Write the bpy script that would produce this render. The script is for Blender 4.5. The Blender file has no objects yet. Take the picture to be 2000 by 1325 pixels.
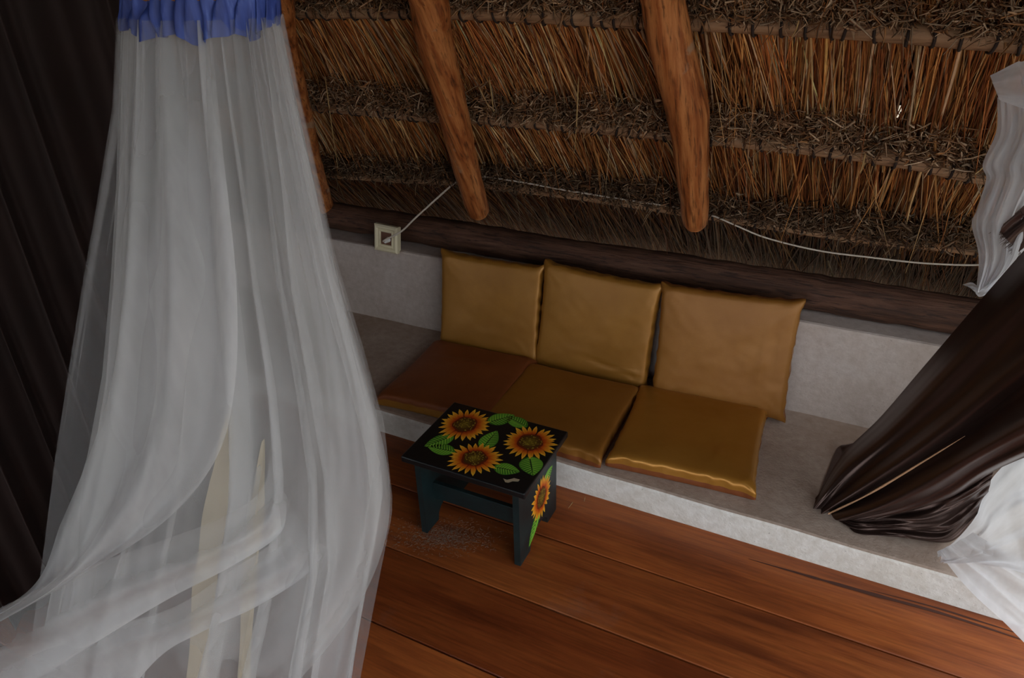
import bpy, bmesh, math, random
import numpy as np
from mathutils import Vector, Matrix, Euler, noise
random.seed(7); rng = np.random.default_rng(7)
PI = math.pi
scene = bpy.context.scene
COL = scene.collection

# ------------------------------------------------------------------ camera
CAM = Vector((1.7016, -2.3778, 1.6210)); ROT = Euler((1.0674, 0.0263, 0.4662), 'XYZ'); FPX = 1380.0
cd = bpy.data.cameras.new('camera'); cam = bpy.data.objects.new('camera', cd); COL.objects.link(cam)
cam.location = CAM; cam.rotation_euler = ROT
cd.sensor_width = 36.0; cd.lens = FPX / 2000 * 36; cd.clip_start = 0.02
scene.camera = cam
# ------------------------------------------------------------------ sky, exposure
world = bpy.data.worlds.new('sky'); scene.world = world; world.use_nodes = True
bg = world.node_tree.nodes['Background']
bg.inputs[0].default_value = (0.90, 0.95, 1.0, 1); bg.inputs[1].default_value = 2.7
vs = scene.view_settings
vs.view_transform = 'Standard'; vs.look = 'None'; vs.gamma = 1; vs.use_curve_mapping = False; vs.exposure = -0.28
try:
    scene.cycles.transparent_max_bounces = 24
except Exception:
    pass

# ------------------------------------------------------------------ helpers
RM = ROT.to_matrix()
def ray(x, y): return RM @ Vector(((x - 1000) / FPX, (662.5 - y) / FPX, -1))
def on(x, y, n, d):
    n = Vector(n); r = ray(x, y); return CAM + r * ((d - n.dot(CAM)) / n.dot(r))
FW = Vector((-math.sin(ROT.z), math.cos(ROT.z), 0)); RT = Vector((math.cos(ROT.z), math.sin(ROT.z), 0))
def atY(x, y, Y): return on(x, y, (0, 1, 0), Y)
def atZ(x, y, Z): return on(x, y, (0, 0, 1), Z)
def atD(x, y, D): return on(x, y, FW, FW.dot(CAM) + D)

def mesh(name, verts, faces, mat=None, parent=None, smooth=True, col=None):
    me = bpy.data.meshes.new(name)
    if isinstance(verts, np.ndarray):
        k = faces.shape[1]; nf = len(faces)
        me.vertices.add(len(verts)); me.vertices.foreach_set('co', verts.astype(np.float32).ravel())
        me.loops.add(nf * k); me.loops.foreach_set('vertex_index', faces.astype(np.int32).ravel())
        me.polygons.add(nf); me.polygons.foreach_set('loop_start', np.arange(0, nf * k, k, dtype=np.int32))
        me.update(calc_edges=True)
    else:
        me.from_pydata([tuple(v) for v in verts], [], faces); me.update()
    if col is not None:
        a = me.color_attributes.new('Col', 'FLOAT_COLOR', 'POINT')
        c = np.ones((len(me.vertices), 4), np.float32); c[:, :3] = np.asarray(col, np.float32); a.data.foreach_set('color', c.ravel())
    if smooth: me.polygons.foreach_set('use_smooth', [True] * len(me.polygons))
    if mat: me.materials.append(mat)
    return link(name, me, parent)
def link(name, me, parent=None):
    o = bpy.data.objects.new(name, me); COL.objects.link(o)
    if parent: o.parent = parent
    return o
def tag(o, label=None, cat=None, group=None, kind=None):
    if label: o['label'] = label
    if cat: o['category'] = cat
    if group: o['group'] = group
    if kind: o['kind'] = kind
    return o
def empty(name, loc=(0, 0, 0), rz=0):
    o = bpy.data.objects.new(name, None); COL.objects.link(o); o.location = loc; o.rotation_euler = (0, 0, rz)
    o.empty_display_size = 0.05; return o
def box_mesh(name, size, bevel=0.0, mat=None, seg=2, centre=(0, 0, 0)):
    bm = bmesh.new(); bmesh.ops.create_cube(bm, size=1)
    for v in bm.verts: v.co = Vector((v.co.x * size[0] + centre[0], v.co.y * size[1] + centre[1], v.co.z * size[2] + centre[2]))
    if bevel: bmesh.ops.bevel(bm, geom=bm.edges[:], offset=bevel, segments=seg, affect='EDGES', profile=.5)
    me = bpy.data.meshes.new(name); bm.to_mesh(me); bm.free()
    if mat: me.materials.append(mat)
    return me
def tube(path, radii, seg=12, rough=0.0, seed=0, cap=True):
    path = [Vector(p) for p in path]; V = []; Fc = []
    up = Vector((0.13, 0.31, 0.94)); n = len(path)
    for i, p in enumerate(path):
        t = (path[min(i + 1, n - 1)] - path[max(i - 1, 0)]).normalized()
        a = t.cross(up).normalized(); b = t.cross(a).normalized()
        r = radii[i] if hasattr(radii, '__len__') else radii
        for k in range(seg):
            th = 2 * PI * k / seg; d = a * math.cos(th) + b * math.sin(th)
            rr = r
            if rough: rr *= 1 + rough * noise.noise((p + d * r) * 14 + Vector((seed * 7.1, 0, 0))) + rough * .5 * noise.noise((p * .6 + d * r * 4) * 22 + Vector((seed, 3, 0)))
            V.append(p + d * rr)
    for i in range(n - 1):
        for k in range(seg):
            k2 = (k + 1) % seg
            Fc.append((i * seg + k, i * seg + k2, (i + 1) * seg + k2, (i + 1) * seg + k))
    if cap:
        Fc.append(tuple(range(seg))); Fc.append(tuple(range((n - 1) * seg, n * seg))[::-1])
    return V, Fc
def catmull(pts, m):
    pts = [Vector(p) for p in pts]; out = []
    P = [pts[0] * 2 - pts[1]] + pts + [pts[-1] * 2 - pts[-2]]
    n = len(pts) - 1
    for j in range(m + 1):
        u = j / m * n; i = min(int(u), n - 1); t = u - i
        a, b, c, d = P[i], P[i + 1], P[i + 2], P[i + 3]
        out.append(.5 * ((2 * b) + (c - a) * t + (2 * a - 5 * b + 4 * c - d) * t * t + (3 * b - a - 3 * c + d) * t ** 3))
    return out
def interp(xs, ys, x):
    return float(np.interp(x, xs, ys))
def sheet(rows, close=False):
    nr = len(rows); nc = len(rows[0]); V = [v for r in rows for v in r]; Fc = []
    for i in range(nr - 1):
        for k in range(nc if close else nc - 1):
            k2 = (k + 1) % nc; Fc.append((i * nc + k, i * nc + k2, (i + 1) * nc + k2, (i + 1) * nc + k))
    return V, Fc

# ------------------------------------------------------------------ materials
def srgb(r, g, b):
    f = lambda c: (c / 255 / 12.92) if c / 255 <= .04045 else ((c / 255 + .055) / 1.055) ** 2.4
    return (f(r), f(g), f(b), 1)
class NT:
    def __init__(s, name):
        s.m = bpy.data.materials.new(name); s.m.use_nodes = True; s.t = s.m.node_tree
        s.b = s.t.nodes['Principled BSDF']; s.out = s.t.nodes['Material Output']
    def n(s, typ, **kw):
        o = s.t.nodes.new(typ)
        for k, v in kw.items():
            if k.startswith('i_'):
                o.inputs[k[2:].replace('_', ' ')].default_value = v
            else: setattr(o, k, v)
        return o
    def l(s, a, b): s.t.links.new(a, b)
    def ramp(s, fac, stops):
        r = s.n('ShaderNodeValToRGB'); e = r.color_ramp.elements
        while len(e) > 1: e.remove(e[0])
        e[0].position = stops[0][0]; e[0].color = stops[0][1]
        for p, c in stops[1:]:
            q = e.new(p); q.color = c
        s.l(fac, r.inputs[0]); return r.outputs[0]
    def coord(s, scale=(1, 1, 1), kind='Object', rot=(0, 0, 0)):
        tc = s.n('ShaderNodeTexCoord'); mp = s.n('ShaderNodeMapping'); mp.inputs['Scale'].default_value = scale
        mp.inputs['Rotation'].default_value = rot
        s.l(tc.outputs[kind], mp.inputs['Vector']); return mp.outputs[0]
    def coord2(s, rot, scale):
        tc = s.n('ShaderNodeTexCoord'); m1 = s.n('ShaderNodeMapping'); m1.inputs['Rotation'].default_value = rot
        m2 = s.n('ShaderNodeMapping'); m2.inputs['Scale'].default_value = scale
        s.l(tc.outputs['Object'], m1.inputs['Vector']); s.l(m1.outputs[0], m2.inputs['Vector']); return m2.outputs[0]
    def noise(s, vec, scale, detail=5, rough=.55):
        o = s.n('ShaderNodeTexNoise'); o.inputs['Scale'].default_value = scale; o.inputs['Detail'].default_value = detail
        o.inputs['Roughness'].default_value = rough
        s.l(vec, o.inputs['Vector']); return o.outputs['Fac']
    def mix(s, fac, a, b, mode='MIX'):
        o = s.n('ShaderNodeMix', data_type='RGBA', blend_type=mode)
        for sock, v in ((o.inputs[0], fac), (o.inputs[6], a), (o.inputs[7], b)):
            if hasattr(v, 'links') or isinstance(v, bpy.types.NodeSocket): s.l(v, sock)
            else: sock.default_value = v
        return o.outputs[2]
    def bump(s, h, strength=.3, dist=.005):
        o = s.n('ShaderNodeBump'); o.inputs['Strength'].default_value = strength; o.inputs['Distance'].default_value = dist
        s.l(h, o.inputs['Height']); s.l(o.outputs[0], s.b.inputs['Normal'])
    def base(s, c):
        if isinstance(c, bpy.types.NodeSocket): s.l(c, s.b.inputs['Base Color'])
        else: s.b.inputs['Base Color'].default_value = c
    def set(s, **kw):
        for k, v in kw.items(): s.b.inputs[k.replace('_', ' ')].default_value = v
        return s

def mat_plaster(name, c1, c2, c3, bump=.35):
    t = NT(name); v = t.coord()
    big = t.noise(v, 2.6, 6, .65); fine = t.noise(v, 38, 5, .6); sp = t.noise(v, 120, 3, .6)
    c = t.ramp(big, [(.3, c2), (.5, c1), (.72, c3)])
    c = t.mix(t.ramp(fine, [(.35, (0, 0, 0, 1)), (.75, (1, 1, 1, 1))]), c, t.mix(.5, c, (c2[0] * .75, c2[1] * .72, c2[2] * .68, 1)))
    c = t.mix(t.ramp(sp, [(.68, (0, 0, 0, 1)), (.74, (1, 1, 1, 1))]), c, t.mix(.55, c, (.12, .09, .07, 1)))
    t.base(c); t.set(Roughness=.88)
    a = t.n('ShaderNodeMath', operation='ADD'); t.l(fine, a.inputs[0]); t.l(sp, a.inputs[1]); t.bump(a.outputs[0], bump, .004)
    return t.m
M = {}
M['plaster'] = mat_plaster('white_plaster', srgb(194, 180, 171), srgb(178, 162, 151), srgb(204, 194, 189))
M['ledge'] = mat_plaster('worn_cement', srgb(182, 162, 147), srgb(162, 138, 120), srgb(194, 178, 165), .4)
M['ledge_face'] = mat_plaster('pale_ledge_face', srgb(226, 222, 215), srgb(206, 198, 186), srgb(236, 235, 232), .5)

def mat_floor():
    t = NT('varnished_red_wood'); v = t.coord((1.1, 9, 9)); vf = t.coord((3, 60, 60))
    oi = t.n('ShaderNodeObjectInfo')
    off = t.n('ShaderNodeVectorMath', operation='ADD'); t.l(v, off.inputs[0])
    rv = t.n('ShaderNodeCombineXYZ'); mul = t.n('ShaderNodeMath', operation='MULTIPLY'); mul.inputs[1].default_value = 40
    t.l(oi.outputs['Random'], mul.inputs[0]); t.l(mul.outputs[0], rv.inputs[0]); t.l(mul.outputs[0], rv.inputs[2]); t.l(rv.outputs[0], off.inputs[1])
    g = t.noise(off.outputs[0], 1.4, 8, .62); f = t.noise(vf, 2.2, 4, .6)
    c = t.ramp(g, [(.30, srgb(112, 54, 24)), (.48, srgb(156, 82, 38)), (.62, srgb(176, 98, 46)), (.8, srgb(140, 70, 32))])
    c = t.mix(t.ramp(f, [(.35, (1, 1, 1, 1)), (.6, (0, 0, 0, 1))]), c, t.mix(.35, c, (.06, .02, .01, 1)))
    c = t.mix(1.0, c, oi.outputs['Color'], 'MULTIPLY')
    d = t.noise(t.coord(), 2.3, 6, .7)
    c = t.mix(t.ramp(d, [(.6, (0, 0, 0, 1)), (.8, (.25, .25, .25, 1))]), c, srgb(150, 130, 118))
    t.base(c); t.set(Roughness=.36); t.set(**{'Specular_IOR_Level': .35})
    r = t.ramp(f, [(.3, (.32, .32, .32, 1)), (.7, (.46, .46, .46, 1))]); t.l(r, t.b.inputs['Roughness'])
    t.bump(f, .12, .002); return t.m
M['floor'] = mat_floor()

def mat_log(name, stops, sc=(7, 7, .9), rough=.6, bump=.5, streak=srgb(40, 22, 12), kind='Object', rot=(0, 0, 0), patch=None, spec=.4):
    t = NT(name); v = t.coord2(rot, sc); g = t.noise(v, 3.2, 8, .62); v2 = t.coord2(rot, tuple(a * 3.4 for a in sc)); f = t.noise(v2, 3.0, 5, .6)
    c = t.ramp(g, stops)
    c = t.mix(t.ramp(f, [(.36, (1, 1, 1, 1)), (.47, (0, 0, 0, 1))]), c, t.mix(.7, c, streak))
    if patch:
        p = t.noise(t.coord((1, 1, 1), kind), 11, 4, .5)
        c = t.mix(t.ramp(p, [(.64, (0, 0, 0, 1)), (.70, (.75, .75, .75, 1))]), c, patch)
    t.base(c); t.set(Roughness=rough); t.set(**{'Specular_IOR_Level': spec})
    t.bump(f, bump, .006); return t.m
RAFT_ROT = (math.radians(-30), 0, 0)
M['rafter'] = mat_log('varnished_rafter', [(.3, srgb(92, 46, 22)), (.45, srgb(160, 90, 44)), (.60, srgb(200, 130, 74)), (.8, srgb(126, 66, 32))], (11, 11, .8), .5, .6, srgb(58, 30, 16), 'Object', RAFT_ROT, srgb(176, 146, 118))
M['purlin'] = mat_log('peeled_pole', [(.3, srgb(120, 88, 62)), (.5, srgb(160, 122, 90)), (.7, srgb(178, 142, 108))], (1.2, 12, 12), .7, .3, srgb(74, 46, 30))
M['beam'] = mat_log('old_wall_log', [(.3, srgb(54, 34, 24)), (.5, srgb(86, 56, 40)), (.7, srgb(112, 78, 60))], (1.0, 12, 12), .68, 1.0, srgb(26, 15, 11))
def simple(name, c, rough=.6, **kw):
    t = NT(name); t.base(c); t.set(Roughness=rough, **kw); return t.m
M['tie'] = simple('dark_vine_tie', srgb(46, 32, 26), .8)

def mat_straw():
    t = NT('dry_grass'); a = t.n('ShaderNodeVertexColor', layer_name='Col')
    v = t.coord(); g = t.noise(v, 30, 3, .5)
    c = t.mix(t.ramp(g, [(.35, (0, 0, 0, 1)), (.7, (.5, .5, .5, 1))]), a.outputs[0], t.mix(.6, a.outputs[0], (.03, .014, .006, 1)))
    t.base(c); t.set(Roughness=.62); t.set(**{'Specular_IOR_Level': .25}); return t.m
M['straw'] = mat_straw()
M['thatch_back'] = simple('packed_thatch', srgb(58, 36, 20), .95)

def mat_satin(name, c, c2, metal=.45, rough=.36, weave=900, sheen=.3):
    t = NT(name); v = t.coord(kind='Object'); g = t.noise(v, 6, 5, .6); w = t.noise(t.coord((1, 14, 14)), 60, 3, .5)
    cc = t.mix(t.ramp(g, [(.3, (0, 0, 0, 1)), (.7, (1, 1, 1, 1))]), c, c2)
    t.base(t.mix(t.ramp(w, [(.4, (0, 0, 0, 1)), (.7, (.3, .3, .3, 1))]), cc, c2)); t.set(Metallic=metal, Roughness=rough)
    t.set(**{'Sheen_Weight': sheen, 'Sheen_Roughness': .4}); t.b.inputs['Sheen Tint'].default_value = c
    t.bump(w, .10, .002); return t.m
M['gold'] = mat_satin('gold_satin', srgb(174, 122, 50), srgb(156, 106, 40), .30, .37)
M['gold_shiny'] = mat_satin('bright_gold_satin', srgb(186, 132, 56), srgb(170, 116, 44), .42, .29)
M['gold_dull'] = mat_satin('tan_gold_satin', srgb(162, 110, 46), srgb(146, 95, 36), .28, .40)
M['rust'] = mat_satin('rust_brown_lining', srgb(142, 80, 40), srgb(120, 62, 30), .15, .5)
M['satin_brown'] = mat_satin('dark_brown_satin', srgb(86, 68, 62), srgb(76, 60, 54), .7, .33, sheen=.1)
M['curtain_dark'] = mat_satin('heavy_brown_cloth', srgb(44, 25, 19), srgb(34, 20, 15), 0.0, .85, sheen=.1)

def mat_gauze(name, alpha, col=(.76, .76, .76, 1), trans=.45, dens=False):
    t = NT(name); nt = t.t; nt.nodes.remove(t.b)
    d = t.n('ShaderNodeBsdfDiffuse'); d.inputs[0].default_value = col
    tr = t.n('ShaderNodeBsdfTranslucent'); tr.inputs[0].default_value = col
    m1 = t.n('ShaderNodeMixShader'); m1.inputs[0].default_value = trans; t.l(d.outputs[0], m1.inputs[1]); t.l(tr.outputs[0], m1.inputs[2])
    tp = t.n('ShaderNodeBsdfTransparent'); m2 = t.n('ShaderNodeMixShader'); m2.inputs[0].default_value = alpha
    w = t.noise(t.coord((1, 1, .25)), 9, 4, .6)
    mr = t.n('ShaderNodeMapRange'); mr.inputs['To Min'].default_value = alpha * .78; mr.inputs['To Max'].default_value = min(1, alpha * 1.22)
    mr.inputs['From Min'].default_value = .3; mr.inputs['From Max'].default_value = .7
    t.l(w, mr.inputs['Value'])
    if dens:       # how closely the netting is gathered along a fold
        at = t.n('ShaderNodeAttribute', attribute_name='Col'); mu = t.n('ShaderNodeMath', operation='MULTIPLY')
        t.l(mr.outputs[0], mu.inputs[0]); t.l(at.outputs['Fac'], mu.inputs[1]); t.l(mu.outputs[0], m2.inputs[0])
    else: t.l(mr.outputs[0], m2.inputs[0])
    t.l(tp.outputs[0], m2.inputs[1]); t.l(m1.outputs[0], m2.inputs[2]); t.l(m2.outputs[0], t.out.inputs['Surface'])
    return t.m
M['net_thin'] = mat_gauze('single_netting', .13)
M['net_mid'] = mat_gauze('doubled_netting', .28, dens=True)
M['net_thick'] = mat_gauze('gathered_netting', .40)
M['net_drape'] = mat_gauze('draped_netting', .50, dens=True)
M['sheer'] = mat_gauze('white_sheer', .80, (.9, .91, .93, 1), .6)
M['cream'] = mat_gauze('cream_ribbon', .92, srgb(214, 202, 178), .3)

# ------------------------------------------------------------------ the room
h = 0.1005; d = 0.6366; wt = h + 0.3652
XL, XR = -2.6, 2.42
TH = math.radians(60)
def roof(X, s, q=0.0):      # X along the eave, s up the slope, q towards the room
    return Vector((X, .2 - math.cos(TH) * s - math.sin(TH) * q, .6 + math.sin(TH) * s - math.cos(TH) * q))
def roofpx(x, y, q):
    n = Vector((0, -math.sin(TH), -math.cos(TH))); return on(x, y, n, n.dot(Vector((0, .2, .6))) + q)

# ground outside, sub floor and boards
g = mesh('ground', [(-30, -30, -2.6), (30, -30, -2.6), (30, 30, -2.6), (-30, 30, -2.6)], [(0, 1, 2, 3)], simple('sandy_ground', srgb(170, 155, 130), .9), smooth=False)
tag(g, 'pale sandy ground outside below the hut', 'ground', kind='structure')
fl = link('floor', box_mesh('floor', (XR - XL, 5.0, .1), 0, simple('dark_subfloor', srgb(40, 22, 14), .9), centre=((XL + XR) / 2, -d - 2.5 + .02, -.075)))  # dark sub floor that shows between the boards
tag(fl, 'reddish brown varnished floorboards running along the ledge', 'floor', kind='structure')
edges = [-d + .004, -.876, -1.125, -1.375, -1.625, -1.875, -2.12, -2.37, -2.62, -2.87, -3.12, -3.37, -3.62, -3.87, -4.12]
tones = [(1, .98, .95), (.92, .9, .88), (.62, .52, .5), (1.05, 1.02, .98), (.8, .76, .72), (.95, .9, .9)]
for i in range(len(edges) - 1):
    y0, y1 = edges[i], edges[i + 1]
    if i == 0:
        segs = [(XL, XR, y0, y1)]
    else:
        cut = random.uniform(-1.4, -.6); segs = [(XL, cut, y0, y1), (cut + .002, XR, y0, y1)]
    for j, (xa, xb, ya, yb) in enumerate(segs):
        me = box_mesh('plank', (xb - xa, ya - yb - .0045, .026), .0022, M['floor'], 1)
        o = link('plank', me, fl); o.location = ((xa + xb) / 2, (ya + yb) / 2, -.013 + random.uniform(-.0008, .0004))
        c = tones[i % 6]; k = 1 if j == 0 else (.97 if i == 0 else .9); o.color = (c[0] * k, c[1] * k, c[2] * k, 1)

def crack(pts, w, name='crack'):
    P = catmull([atZ(x, y, .0004) for x, y in pts], 40); rows = []
    for i, p in enumerate(P):
        ww = w * math.sin(PI * min(1, .04 + i / 40 * .9)) * (1 + .4 * noise.noise(p * 30)); rows.append([p + Vector((0, ww, 0)), p - Vector((0, ww, 0))])
    V, F_ = sheet(rows); return mesh(name, V, F_, M['crack'], fl)
M['crack'] = simple('dark_grain_split', srgb(74, 38, 24), .7)
crack([(1462, 1092), (1580, 1126), (1700, 1160), (1850, 1202), (2020, 1258)], .006)
crack([(1700, 1153), (1820, 1185), (1920, 1216), (2020, 1248)], .003)

# ledge: a paler front face with a worn cement top; low wall behind
def grid_block(name, x0, x1, y0, y1, z0, z1, mats, nx=120, wob=.003):
    # box with a softly uneven front top edge: faces = front(1), top(0)
    prof = [(y0, z0), (y0, z0 + (z1 - z0) * .5), (y0 + .001, z1 - .010), (y0 + .004, z1 - .003), (y0 + .012, z1), ((y0 + y1) / 2, z1), (y1, z1), (y1, z0)]
    rows = []
    for i in range(nx + 1):
        X = x0 + (x1 - x0) * i / nx
        rows.append([Vector((X, y + wob * noise.noise(Vector((X * 5, y * 4, z * 9))), z + (wob * .7 * noise.noise(Vector((X * 4, y * 6, 5))) if z > z0 + .01 else 0))) for y, z in prof])
    V, Fc = sheet(rows); n = len(prof)
    Fc.append(tuple(range(n))); Fc.append(tuple(range(nx * n, nx * n + n))[::-1])
    o = mesh(name, V, Fc, None, None, False)
    for m in mats: o.data.materials.append(m)
    for p in o.data.polygons:
        if p.normal.y < -.6 or p.normal.y > .6: p.material_index = 1
    return o
lg = grid_block('trim_1', XL, XR, -d, .02, -.02, h, [M['ledge'], M['ledge_face']])
tag(lg, 'low cement ledge with worn grey top and paler front', 'ledge', kind='structure')
wb = grid_block('wall_back', XL, XR, 0, .34, -.02, wt, [M['plaster'], M['plaster']], wob=.004)
tag(wb, 'low white plastered wall behind the gold cushions', 'wall', kind='structure')

# roof backing with a few real gaps through the thatch
BQ = lambda s_: -.13 if s_ > .2 else -.13 - .34 * (.2 - s_)
gaps = [roofpx(876, 433, -.13), roofpx(633, 391, -.13), roofpx(626, 386, -.13), roofpx(1757, 212, -.13), roofpx(1752, 224, -.13), roofpx(470, 392, -.13), roofpx(515, 372, -.13)]
def slope_of(P): return (P - Vector((0, .2, .6))).dot(Vector((0, -math.cos(TH), math.sin(TH))))
gap_xs = [(g_.x, slope_of(g_)) for g_ in gaps]
xs = set([XL - .4, XR + .3]); ss = set([-1.1, .2, 5.2])
for X, s in gap_xs:
    xs |= {X - .006, X + .006}; ss |= {s - .011, s + .011}
xs = sorted(xs); ss = sorted(ss); V = []; Fc = []
for s in ss:
    for X in xs: V.append(roof(X, s, BQ(s)))
nx_ = len(xs)
for i in range(len(ss) - 1):
    for k in range(nx_ - 1):
        cx, cs = (xs[k] + xs[k + 1]) / 2, (ss[i] + ss[i + 1]) / 2
        if any(abs(cx - X) < .006 and abs(cs - s) < .011 for X, s in gap_xs): continue
        Fc.append((i * nx_ + k, i * nx_ + k + 1, (i + 1) * nx_ + k + 1, (i + 1) * nx_ + k))
ceil = mesh('ceiling', V, Fc, M['thatch_back'], None, False)
tag(ceil, 'steep packed thatch roof slope above the low wall', 'roof', kind='structure')
# unseen opposite roof slope, open underneath; eave lowered to cut light from behind
rz = roof(0, 5.2, -.13)
cb = mesh('ceiling', [(XL - .4, rz.y, rz.z), (XR + .3, rz.y, rz.z), (XR + .3, rz.y - 2.0, 1.5), (XL - .4, rz.y - 2.0, 1.5)], [(0, 1, 2, 3)], M['thatch_back'], None, False)
tag(cb, 'opposite thatch roof slope over the open side, eave lowered to hold back light', 'roof', kind='structure')
# left gable closed off with dark boards
wl = mesh('wall_left', [(XL, 1.0, -.05), (XL, -5.2, -.05), (XL, -5.2, 5.2), (XL, 1.0, 5.2)], [(0, 1, 2, 3)], simple('dark_gable_wall', srgb(96, 74, 56), .9), None, False)
tag(wl, 'dim closed gable end wall behind the brown curtain', 'wall', kind='structure')

# unseen right gable, added around the doorway to strengthen the daylight gradient
wr_ = XR + .02; DY0, DY1, DZ = -3.3, -.30, 2.25
V = []; F_ = []
for (ya, yb, za, zb) in [(-5.2, DY0, -.05, 5.2), (DY0, DY1, DZ, 5.2), (DY1, 1.0, -.05, 5.2)]:
    b = len(V); V += [(wr_, ya, za), (wr_, yb, za), (wr_, yb, zb), (wr_, ya, zb)]; F_.append((b, b + 1, b + 2, b + 3))
wr = mesh('added_wall_right', V, F_, simple('pale_gable_wall', srgb(170, 158, 146), .9), None, False)
tag(wr, 'added gable wall shaping daylight through a wide open doorway beside the curtains', 'wall', kind='structure')

# wall log
lp = catmull([(XL, .135, wt + .062), (-1.2, .128, wt + .060), (-.3, .132, wt + .064), (.5, .125, wt + .060), (1.2, .13, wt + .061), (1.8, .127, wt + .062), (XR, .132, wt + .06)], 220)
V, Fc = tube(lp, [.064 + .004 * noise.noise(Vector((p.x * 2, 0, 0))) for p in lp], 26, .09, 3)
o = mesh('wall_log', V, Fc, M['beam']); tag(o, 'long dark weathered log lying on top of the low wall', 'log')

# rafters
def rafter(pts, rad, label, seed):
    P = []
    for (x, y) in pts: P.append(roofpx(x, y, .095))
    # carry on up the slope beyond the picture
    last = P[0]; s0 = slope_of(last); dx = (P[0].x - P[2].x) / max(.05, slope_of(P[0]) - slope_of(P[2])) * .4
    up = [roof(last.x + dx * (s - s0), s, .095) for s in (s0 + 2.4, s0 + 1.5, s0 + .8, s0 + .35)]
    path = catmull(up + P, 150); n = len(path)
    k0 = len(up) / (len(up) + len(P) - 1)
    R = [rad[0] * 1.05 + (0) if i / n < k0 else interp([k0, (1 + k0) / 2, .96, .985, 1], [rad[0], rad[1], rad[2], rad[2] * .93, rad[2] * .55], i / n) for i in range(n)]
    V, Fc = tube(path, R, 22, .07, seed)
    o = mesh('rafter', V, Fc, M['rafter']); return tag(o, label, 'rafter', 'roof rafters')
rafter([(832, -20), (845, 60), (870, 160), (890, 240), (914, 340), (936, 418)], (.060, .055, .048), 'orange brown rafter pole ending just above the wall socket cable', 1)
rafter([(1292, -20), (1306, 70), (1327, 150), (1345, 235), (1352, 330), (1358, 440)], (.056, .062, .046), 'thick crooked orange brown rafter pole nearest the right curtains', 2)
rafter([(535, -20), (548, 60), (566, 140), (588, 230), (612, 330), (640, 418)], (.055, .048, .042), 'orange rafter pole half hidden behind the mosquito net', 3)

# purlin poles with their ties
def purlin(pts, r, label, seed, tie=.058):
    P = [roofpx(x, y, 0) for x, y in pts]
    s0, s1 = slope_of(P[0]), slope_of(P[-1])
    P = [roof(XL + .1, s0 + .0, 0), roof((XL + P[0].x) / 2, s0, 0)] + P + [roof(XR + .1, s1 - .02, 0)]
    path = catmull(P, 200); V, Fc = tube(path, [r * (1 + .08 * noise.noise(p * 3)) for p in path], 14, .05, seed)
    o = mesh('roof_pole', V, Fc, M['purlin']); tag(o, label, 'pole', 'thatch poles')
    rv, rf = [], []
    for i in range(14):
        a = 2 * PI * i / 14
        for k in range(5):
            b = 2 * PI * k / 5; rr = r * 1.10 + .0026 * math.cos(b)
            rv.append((.0042 * math.sin(b) + .003 * math.sin(a), rr * math.cos(a), rr * math.sin(a)))
    for i in range(14):
        for k in range(5):
            rf.append((i * 5 + k, i * 5 + (k + 1) % 5, ((i + 1) % 14) * 5 + (k + 1) % 5, ((i + 1) % 14) * 5 + k))
    me = None; X = -1.5
    rnd = random.Random(seed)
    while X < XR:
        i = min(range(len(path)), key=lambda k: abs(path[k].x - X)); j = min(i + 1, len(path) - 1); i0 = max(i - 1, 0)
        t_ = (path[j] - path[i0]); p = path[i]
        if me is None: q = mesh('tie', rv, rf, M['tie'], o); me = q.data
        else: q = link('tie', me, o)
        q.location = p + t_.normalized() * (X - p.x)
        q.rotation_euler = (rnd.uniform(0, 6), rnd.uniform(-.12, .12), math.atan2(t_.y, t_.x) + rnd.uniform(-.1, .1)); q.scale = (1, rnd.uniform(1, 1.12), rnd.uniform(1, 1.12))
        X += tie * rnd.choice([.55, .9, 1, 1, 1.1, 1.25])
    return path
PP = [purlin([(600, 22), (880, 22), (1250, 39), (1400, 45), (1700, 60), (2000, 84)], .024, 'topmost pale thatch pole tied with dark vine rings', 11),
      purlin([(600, 205), (850, 228), (950, 232), (1310, 262), (1600, 292), (1800, 320), (1925, 345)], .022, 'middle pale thatch pole tied with dark vine rings', 12, .05),
      purlin([(620, 338), (900, 356), (1000, 366), (1200, 392), (1590, 452), (1750, 472), (1900, 488)], .018, 'lowest thatch pole half buried in the eave grass', 13, .07)]

# ------------------------------------------------------------------ thatch
def strands(base, direction, length, width, droop, col, nseg=3, taper=.35):
    N = len(base); R_ = nseg + 1
    dirn = direction / np.linalg.norm(direction, axis=1, keepdims=True)
    ref = rng.normal(size=(N, 3)); a = np.cross(dirn, ref); a /= np.linalg.norm(a, axis=1, keepdims=True); b = np.cross(dirn, a)
    V = np.zeros((N, R_, 3, 3)); Cc = np.zeros((N, R_, 3, 3))
    for r in range(R_):
        t = r / nseg; c = base + dirn * (length * t)[:, None] + droop * (t * t)
        w = (width * (1 - (1 - taper) * t ** 1.5))[:, None]
        for k in range(3):
            th = 2 * PI * k / 3; V[:, r, k] = c + (a * math.cos(th) + b * math.sin(th)) * w
        Cc[:, r, :] = (col * (1 - .12 * t))[:, None, :]
    idx = (np.arange(N) * R_ * 3)[:, None]; F_ = []
    for r in range(nseg):
        for k in range(3):
            k2 = (k + 1) % 3; F_.append(np.concatenate([idx + r * 3 + k, idx + r * 3 + k2, idx + (r + 1) * 3 + k2, idx + (r + 1) * 3 + k], 1))
    return V.reshape(-1, 3), np.concatenate(F_), Cc.reshape(-1, 3)
def join(parts):
    V = []; F_ = []; C_ = []; o = 0
    for v, f, c in parts: V.append(v); F_.append(f + o); C_.append(c); o += len(v)
    return np.concatenate(V), np.concatenate(F_), np.concatenate(C_)
ES = np.array([0, -math.cos(TH), math.sin(TH)]); EN = np.array([0, -math.sin(TH), -math.cos(TH)]); O3 = np.array([0, .2, .6])
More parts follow.
